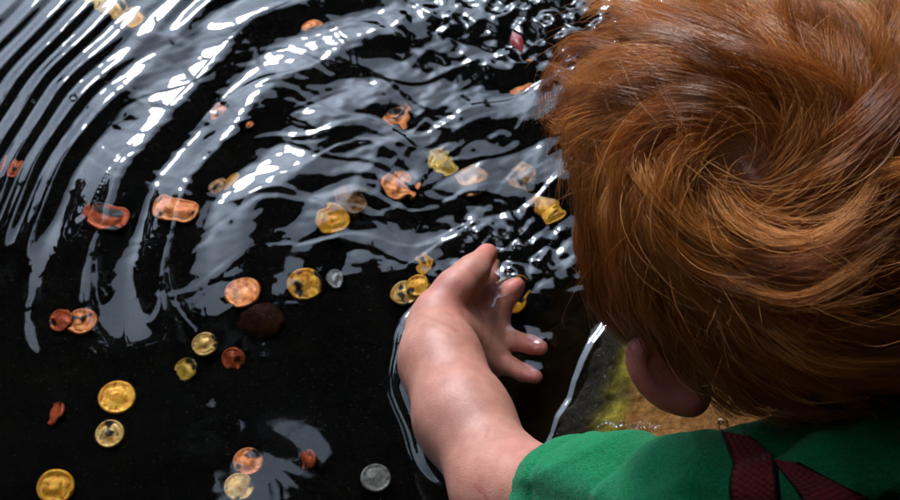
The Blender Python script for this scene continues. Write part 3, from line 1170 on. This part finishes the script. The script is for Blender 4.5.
# ------------------------------------------------------------------ small things in and around the water
def rock(name, c, r, seed, mat, sq=(1, 1, 1)):
    u = np.linspace(0, 2 * math.pi, 49)[:-1]; w = np.linspace(0, math.pi, 26)
    V = []
    for a in w:
        for b in u: V.append((math.sin(a) * math.cos(b), math.sin(a) * math.sin(b), math.cos(a)))
    V = np.array(V)
    d = 1 + .22 * fbm(V, 1.7, seed, 3) + .06 * fbm(V, 6, seed + 1, 3)
    V = V * d[:, None] * np.array(sq) * r
    F = []
    n = 48
    for i in range(25):
        for j in range(n):
            F.append((i * n + j, (i + 1) * n + j, (i + 1) * n + (j + 1) % n, i * n + (j + 1) % n))
    return mesh_obj(name, V + np.array(c), F, mat, None, True, None, loc=c)


def stone_mat(name, c1, c2):
    k = N(name)
    co = k.coord()
    k.base(k.ramp(k.noise(120, 6, co, .7), [(.35, c1), (.65, c2)]))
    k.set(Roughness=.95, Specular_IOR_Level=.05)
    k.bump(k.noise(240, 6, co), .6, .002)
    return k.m


M_BROWN = stone_mat('brown_stone', (.008, .003, .002), (.04, .013, .006))
#M_DARKST = stone_mat('dark_stone', (.0006, .0006, .0004), (.0045, .0038, .0022))
tag(rock('stone', P_under(261, 324, FLOOR_Z + .002), .0135, 3, M_BROWN, (1.1, .95, .35)), 'flat red-brown stone under the large striped copper coin', 'stone')

# leaf
def leaf_mesh():
    V, F = [], []
    n, m = 16, 7
    for i in range(n):
        t = i / (n - 1)
        w = .0042 * math.sin(math.pi * min(1, t * 1.02 + .02)) ** .8
        for j in range(m):
            s = j / (m - 1) * 2 - 1
            V.append((w * s, .022 * (t - .5), .0022 * s * s * (1 if t < .6 else -.4) + .0022 * math.sin(t * 4.5) - .0006 * (1 - abs(s))))
    for i in range(n - 1):
        for j in range(m - 1):
            a = i * m + j
            F.append((a, a + 1, a + m + 1, a + m))
    V = np.array(V); k = len(V)
    V2 = np.concatenate([V, V - np.array([0, 0, .0004])])
    F2 = F + [(k + a, k + d, k + c, k + b) for a, b, c, d in F]
    return V2, F2


k = N('maroon_leaf')
k.base(k.ramp(k.noise(300, 4), [(.35, (.16, .012, .016)), (.65, (.34, .04, .04))]))
k.set(Roughness=.4)
LV, LF = leaf_mesh()
lc = P(517, 41, .004)
lf = mesh_obj('leaf', LV, LF, k.m)
lf.location = lc; lf.rotation_euler = (R(8), R(-14), R(18))
tag(lf, 'small curled maroon leaf floating on the ripples near the hair', 'leaf')


def blob(name, c, r, squash=.55, seed=0):
    V, F = [], []
    n, m = 20, 11
    for i in range(m):
        a = math.pi * i / (m - 1)
        for j in range(n):
            b = 2 * math.pi * j / n
            V.append((math.sin(a) * math.cos(b), math.sin(a) * math.sin(b), math.cos(a) * squash))
    V = np.array(V)
    V = V * (1 + .18 * fbm(V, 2.0, seed, 2))[:, None] * r
    for i in range(m - 1):
        for j in range(n):
            F.append((i * n + j, (i + 1) * n + j, (i + 1) * n + (j + 1) % n, i * n + (j + 1) % n))
    return mesh_obj(name, V + np.array(c), F, M_WATER, None, True, None, loc=c)


def lift(px, py, dz=0.0):
    q = P(px, py, 0)
    h_, _ = water_height(np.array([[q[0]]]), np.array([[q[1]]]))
    q[2] = float(h_[0, 0]) + dz
    return q


DROPS = [(73, 98, .0032, 'clear ring-shaped bubble under the white streaks at the far left'),
         (33, 101, .0014, 'tiny bubble left of the ring-shaped bubble'),
         (506, 236, .0026, 'fat water drop splashed just above the thumb tip'),
         (520, 231, .0020, 'water drop in the splash nearest the glowing orange coin'),
         (514, 247, .0017, 'small water drop at the right of the thumb tip'),
         (508, 272, .0024, 'round water drop over the index finger'),
         (497, 240, .0015, 'tiny splash drop touching the thumb tip'),
         (526, 243, .0014, 'tiny splash drop lying outermost from the thumb')]
for i, (px, py, r, lab) in enumerate(DROPS):
    tag(blob('bubble' if i < 2 else 'water_drop', lift(px, py, r * .25), r, .7, i), lab, 'bubble' if i < 2 else 'water drop', 'bubbles' if i < 2 else 'splashed drops')
tag(blob('bubble', P(723, 424, .0275), .0036, .8, 4), 'clear bubble on the tan stone beside the ear', 'bubble', 'bubbles')

# bead of water along the edge of the puddle on the slab
pts = [(598, 428), (606, 421), (614, 425), (622, 424), (630, 428), (640, 424), (650, 426), (662, 427)]
V, F = [], []
n_s, m_s = 110, 10
for i in range(n_s):
    t = i / (n_s - 1) * (len(pts) - 1)
    a = int(min(t, len(pts) - 2)); f_ = t - a
    x = pts[a][0] * (1 - f_) + pts[a + 1][0] * f_; y = pts[a][1] * (1 - f_) + pts[a + 1][1] * f_
    q = P(x, y, .0268)
    w = .0017 * (1 + .55 * math.sin(i * .9) + .35 * math.sin(i * 2.3 + 1)) * math.sin(math.pi * min(1, max(.02, i / (n_s - 1)))) ** .4
    for j in range(m_s):
        b = 2 * math.pi * j / m_s
        V.append(q + np.array([0, math.cos(b) * w, math.sin(b) * w * .8 + .0006]))
for i in range(n_s - 1):
    for j in range(m_s):
        F.append((i * m_s + j, i * m_s + (j + 1) % m_s, (i + 1) * m_s + (j + 1) % m_s, (i + 1) * m_s + j))
tr = mesh_obj('water_trickle', V, F, M_WATER)
tag(tr, 'beaded trickle of water lying on the tan stone above the green sleeve', 'water trickle')


# ------------------------------------------------------------------ unseen trees (mirrored in the pond; the side ring is added to block light)
def leaf_mat():
    k = N('tree_leaf')
    oi = k.noise(.9, 3)
    k.base(k.ramp(oi, [(.3, (.015, .028, .007)), (.7, (.035, .055, .015))]))
    k.set(Roughness=.6)
    return k.m


k = N('bark')
k.base(k.ramp(k.noise(14, 6), [(.35, (.03, .022, .015)), (.65, (.09, .07, .05))]))
k.set(Roughness=.95)
k.bump(k.noise(25, 5), .8, .02)
M_BARK = k.m
M_LEAF = leaf_mat()


def leaves_mesh(name, pos, size, seed):
    g = np.random.default_rng(seed)
    n = len(pos)
    a = g.normal(size=(n, 3)); a /= np.linalg.norm(a, axis=1, keepdims=True)
    b = np.cross(a, g.normal(size=(n, 3))); b /= np.linalg.norm(b, axis=1, keepdims=True)
    s = size * g.uniform(.6, 1.3, (n, 1))
    V = np.stack([pos - a * s, pos + b * s * .45, pos + a * s, pos - b * s * .45], 1).reshape(-1, 3)
    F = np.arange(n * 4).reshape(-1, 4)
    return V, F


def tube(pts, rad, seg=12):
    pts = np.array(pts, float)
    V, F = [], []
    for i, p_ in enumerate(pts):
        d = pts[min(i + 1, len(pts) - 1)] - pts[max(i - 1, 0)]
        d /= np.linalg.norm(d)
        a = np.cross(d, (.3, .9, .1)); a /= np.linalg.norm(a); b = np.cross(d, a)
        for j in range(seg):
            t = 2 * math.pi * j / seg
            V.append(p_ + rad[i] * (a * math.cos(t) + b * math.sin(t)) * (1 + .08 * math.sin(3 * t + i)))
    for i in range(len(pts) - 1):
        for j in range(seg):
            F.append((i * seg + j, i * seg + (j + 1) % seg, (i + 1) * seg + (j + 1) % seg, (i + 1) * seg + j))
    return V, F


def tree(base, crown_pos, branches, label, lsize=.10, seed=1):
    t = empty('tree', base)
    tag(t, label, 'tree', 'trees round the pond')
    Vt, Ft = [], []
    for pts, rad in branches:
        v, f = tube(pts, rad)
        o = len(Vt)
        Vt += list(v); Ft += [tuple(x + o for x in q) for q in f]
    tr_ = mesh_obj('trunk', np.array(Vt) - np.array(base), Ft, M_BARK, t)
    v, f = leaves_mesh('crown', crown_pos, lsize, seed)
    cr = mesh_obj('crown', v - np.array(base), f, M_LEAF, t, False)
    return t


def in_view_sky(p):
    """direction of a point from the pond: elevation and azimuth (degrees, 0 = straight ahead, negative = left)"""
    el = np.degrees(np.arctan2(p[:, 2], np.hypot(p[:, 0], p[:, 1])))
    az = np.degrees(np.arctan2(p[:, 0], p[:, 1]))
    return el, az


# overhanging tree behind and above: its crown's edge runs across the sky in front
g = np.random.default_rng(77)
n = 80000
p = np.stack([g.uniform(-3.6, 4.2, n), g.uniform(-4.2, 2.6, n), g.uniform(2.7, 3.5, n)], 1)
p_edge = p.copy()
el, az = in_view_sky(p)
limit = 52.3 + np.clip(-az - 3, 0, 24) * .26 + np.clip(-az - 30, 0, 12) * .3 + 1.3 * np.sin(az * .31) + 1.8 * fbm(p, 2.2, 5, 3)
front = (az > -29 + 4 * fbm(p, 1.6, 55, 3)) & (az < 17)  # sky opening kept narrow on the right to darken that side
limit = limit - .6 + g.exponential(1.6, n)
keep = ~(front & (el < limit)) & (el > 36)
# one gap between the boughs
gap = ((az + 16) / 7.0) ** 2 + ((el - 63.0 + .10 * (az + 16)) / 2.0) ** 2 < 1 + .5 * fbm(p, 5, 91, 2)
keep &= ~gap
# a wider opening cut high on the left to let sky light in
keep &= ~((az > -118) & (az < -38) & (el > 46) & (el < 76))
crown_a = p[keep]
tree((1.6, -2.6, -.35), crown_a,
     [([(1.6, -2.6, -.35), (1.5, -2.4, 1.0), (1.2, -1.9, 2.2), (.6, -1.0, 3.0)], [.22, .18, .14, .08]),
      ([(1.2, -1.9, 2.2), (2.2, -.6, 3.0), (2.6, .6, 3.3)], [.12, .08, .03]),
      ([(1.2, -1.9, 2.2), (-.6, -2.0, 3.0), (-2.2, -1.0, 3.3)], [.12, .08, .03])],
     'big tree whose dark crown overhangs the pond and is mirrored in its black water', .11, 1)


def ball_crown(c, r, n, seed):
    g = np.random.default_rng(seed)
    d = g.normal(size=(n, 3)); d /= np.linalg.norm(d, axis=1, keepdims=True)
    rr = g.random((n, 1)) ** .4
    q = d * rr * (1 + .25 * fbm(d, 2.5, seed, 3))[:, None]
    return np.array(c) + q * np.array(r)


side = []
names = {38: 'on the far right bank', 72: 'at the right bank', 108: 'behind the right bank', 145: 'behind the child', 180: 'straight behind the camera',
         215: 'behind the camera to the left', 250: 'at the near left bank', 284: 'at the left bank'}
kinds = ['added bushy shade tree', 'added leafy shade tree']
for i, (a_, nm) in enumerate(names.items()):  # ring trees added to cut ambient light from the sides and behind
    x, y = 4.3 * math.sin(R(a_)), 4.3 * math.cos(R(a_))
    side.append(((x, y, -.35), (x, y, 1.8), (1.9, 1.9, 2.5), kinds[i % 2] + ' standing ' + nm, 20 + i, .14))
side += [((-3.2, 6.2, -.35), (-3.2, 6.2, 1.0), (2.4, .9, 1.5), 'low rounded tree on the far bank at the left', 8, .12),
         ((.6, 6.6, -.35), (.6, 6.6, .9), (2.2, .9, 1.3), 'low rounded tree on the far bank straight ahead', 9, .12)]
for base, c, r, lab, sd, ls in side:
    tree(base, ball_crown(c, r, 9000, sd), [([base, (base[0], base[1], .6), tuple(c)], [.14, .12, .05])], lab, ls, sd)

# ------------------------------------------------------------------ light
SUN_EL, SUN_AZ = R(41), R(-16)
sd = Vector((math.sin(SUN_AZ) * math.cos(SUN_EL), math.cos(SUN_AZ) * math.cos(SUN_EL), math.sin(SUN_EL)))
ld = bpy.data.lights.new('sun', 'SUN')
ld.energy = 2.9
ld.angle = R(7)
ld.color = (1.0, .96, .90)
lo = bpy.data.objects.new('sun', ld)
lo.rotation_euler = (-sd).to_track_quat('-Z', 'Y').to_euler()
lo.location = sd * 30
COL.objects.link(lo)

w = bpy.data.worlds.new('World')
SC.world = w
w.use_nodes = True
nt = w.node_tree
bg = nt.nodes['Background']
sky = nt.nodes.new('ShaderNodeTexSky')
sky.sky_type = 'NISHITA'
sky.sun_disc = False
sky.sun_elevation = SUN_EL
sky.sun_rotation = SUN_AZ
tc = nt.nodes.new('ShaderNodeTexCoord')
nz_ = nt.nodes.new('ShaderNodeTexNoise')
nz_.inputs['Scale'].default_value = 4.5
nz_.inputs['Detail'].default_value = 4
nt.links.new(tc.outputs['Generated'], nz_.inputs['Vector'])
rp = nt.nodes.new('ShaderNodeValToRGB')
rp.color_ramp.elements[0].position = .3; rp.color_ramp.elements[0].color = (17, 21, 28, 1)
rp.color_ramp.elements[1].position = .75; rp.color_ramp.elements[1].color = (36, 42, 51, 1)
nt.links.new(nz_.outputs['Fac'], rp.inputs['Fac'])
mx = nt.nodes.new('ShaderNodeMix'); mx.data_type = 'RGBA'
mx.inputs[0].default_value = .88
nt.links.new(sky.outputs[0], mx.inputs[6]); nt.links.new(rp.outputs[0], mx.inputs[7])
sep = nt.nodes.new('ShaderNodeSeparateXYZ')
nt.links.new(tc.outputs['Generated'], sep.inputs[0])
mr = nt.nodes.new('ShaderNodeMapRange')          # thinner, brighter cloud low over the far bank
mr.inputs['From Min'].default_value = math.sin(R(33)); mr.inputs['From Max'].default_value = math.sin(R(45))
mr.inputs['To Min'].default_value = 2.0; mr.inputs['To Max'].default_value = 1.0
mr.interpolation_type = 'SMOOTHSTEP'
nt.links.new(sep.outputs['Z'], mr.inputs['Value'])
sc_ = nt.nodes.new('ShaderNodeVectorMath'); sc_.operation = 'SCALE'
dp = nt.nodes.new('ShaderNodeVectorMath'); dp.operation = 'DOT_PRODUCT'      # thin cloud glowing round the sun
dp.inputs[1].default_value = sd
nt.links.new(tc.outputs['Generated'], dp.inputs[0])
mxx = nt.nodes.new('ShaderNodeMath'); mxx.operation = 'MAXIMUM'; mxx.inputs[1].default_value = 0
nt.links.new(dp.outputs['Value'], mxx.inputs[0])
pw = nt.nodes.new('ShaderNodeMath'); pw.operation = 'POWER'; pw.inputs[1].default_value = 70
nt.links.new(mxx.outputs[0], pw.inputs[0])
ma = nt.nodes.new('ShaderNodeMath'); ma.operation = 'MULTIPLY_ADD'; ma.inputs[1].default_value = 3.2
nt.links.new(pw.outputs[0], ma.inputs[0]); nt.links.new(mr.outputs[0], ma.inputs[2])
nt.links.new(mx.outputs[2], sc_.inputs[0]); nt.links.new(ma.outputs[0], sc_.inputs['Scale'])
nt.links.new(sc_.outputs[0], bg.inputs['Color'])
bg.inputs['Strength'].default_value = .1

# ------------------------------------------------------------------ render settings
SC.render.engine = 'CYCLES'
cy = SC.cycles
cy.use_denoising = True
try: cy.denoiser = 'OPENIMAGEDENOISE'
except Exception: pass
cy.max_bounces = 10
cy.diffuse_bounces = 3
cy.glossy_bounces = 4
cy.transmission_bounces = 8
cy.transparent_max_bounces = 6
cy.caustics_refractive = True
cy.caustics_reflective = False
cy.sample_clamp_indirect = 12
cy.sample_clamp_direct = 0
cy.blur_glossy = .3
vs = SC.view_settings
vs.view_transform = 'Standard'
vs.look = 'None'
vs.exposure = -.2
vs.gamma = 1
vs.use_curve_mapping = False
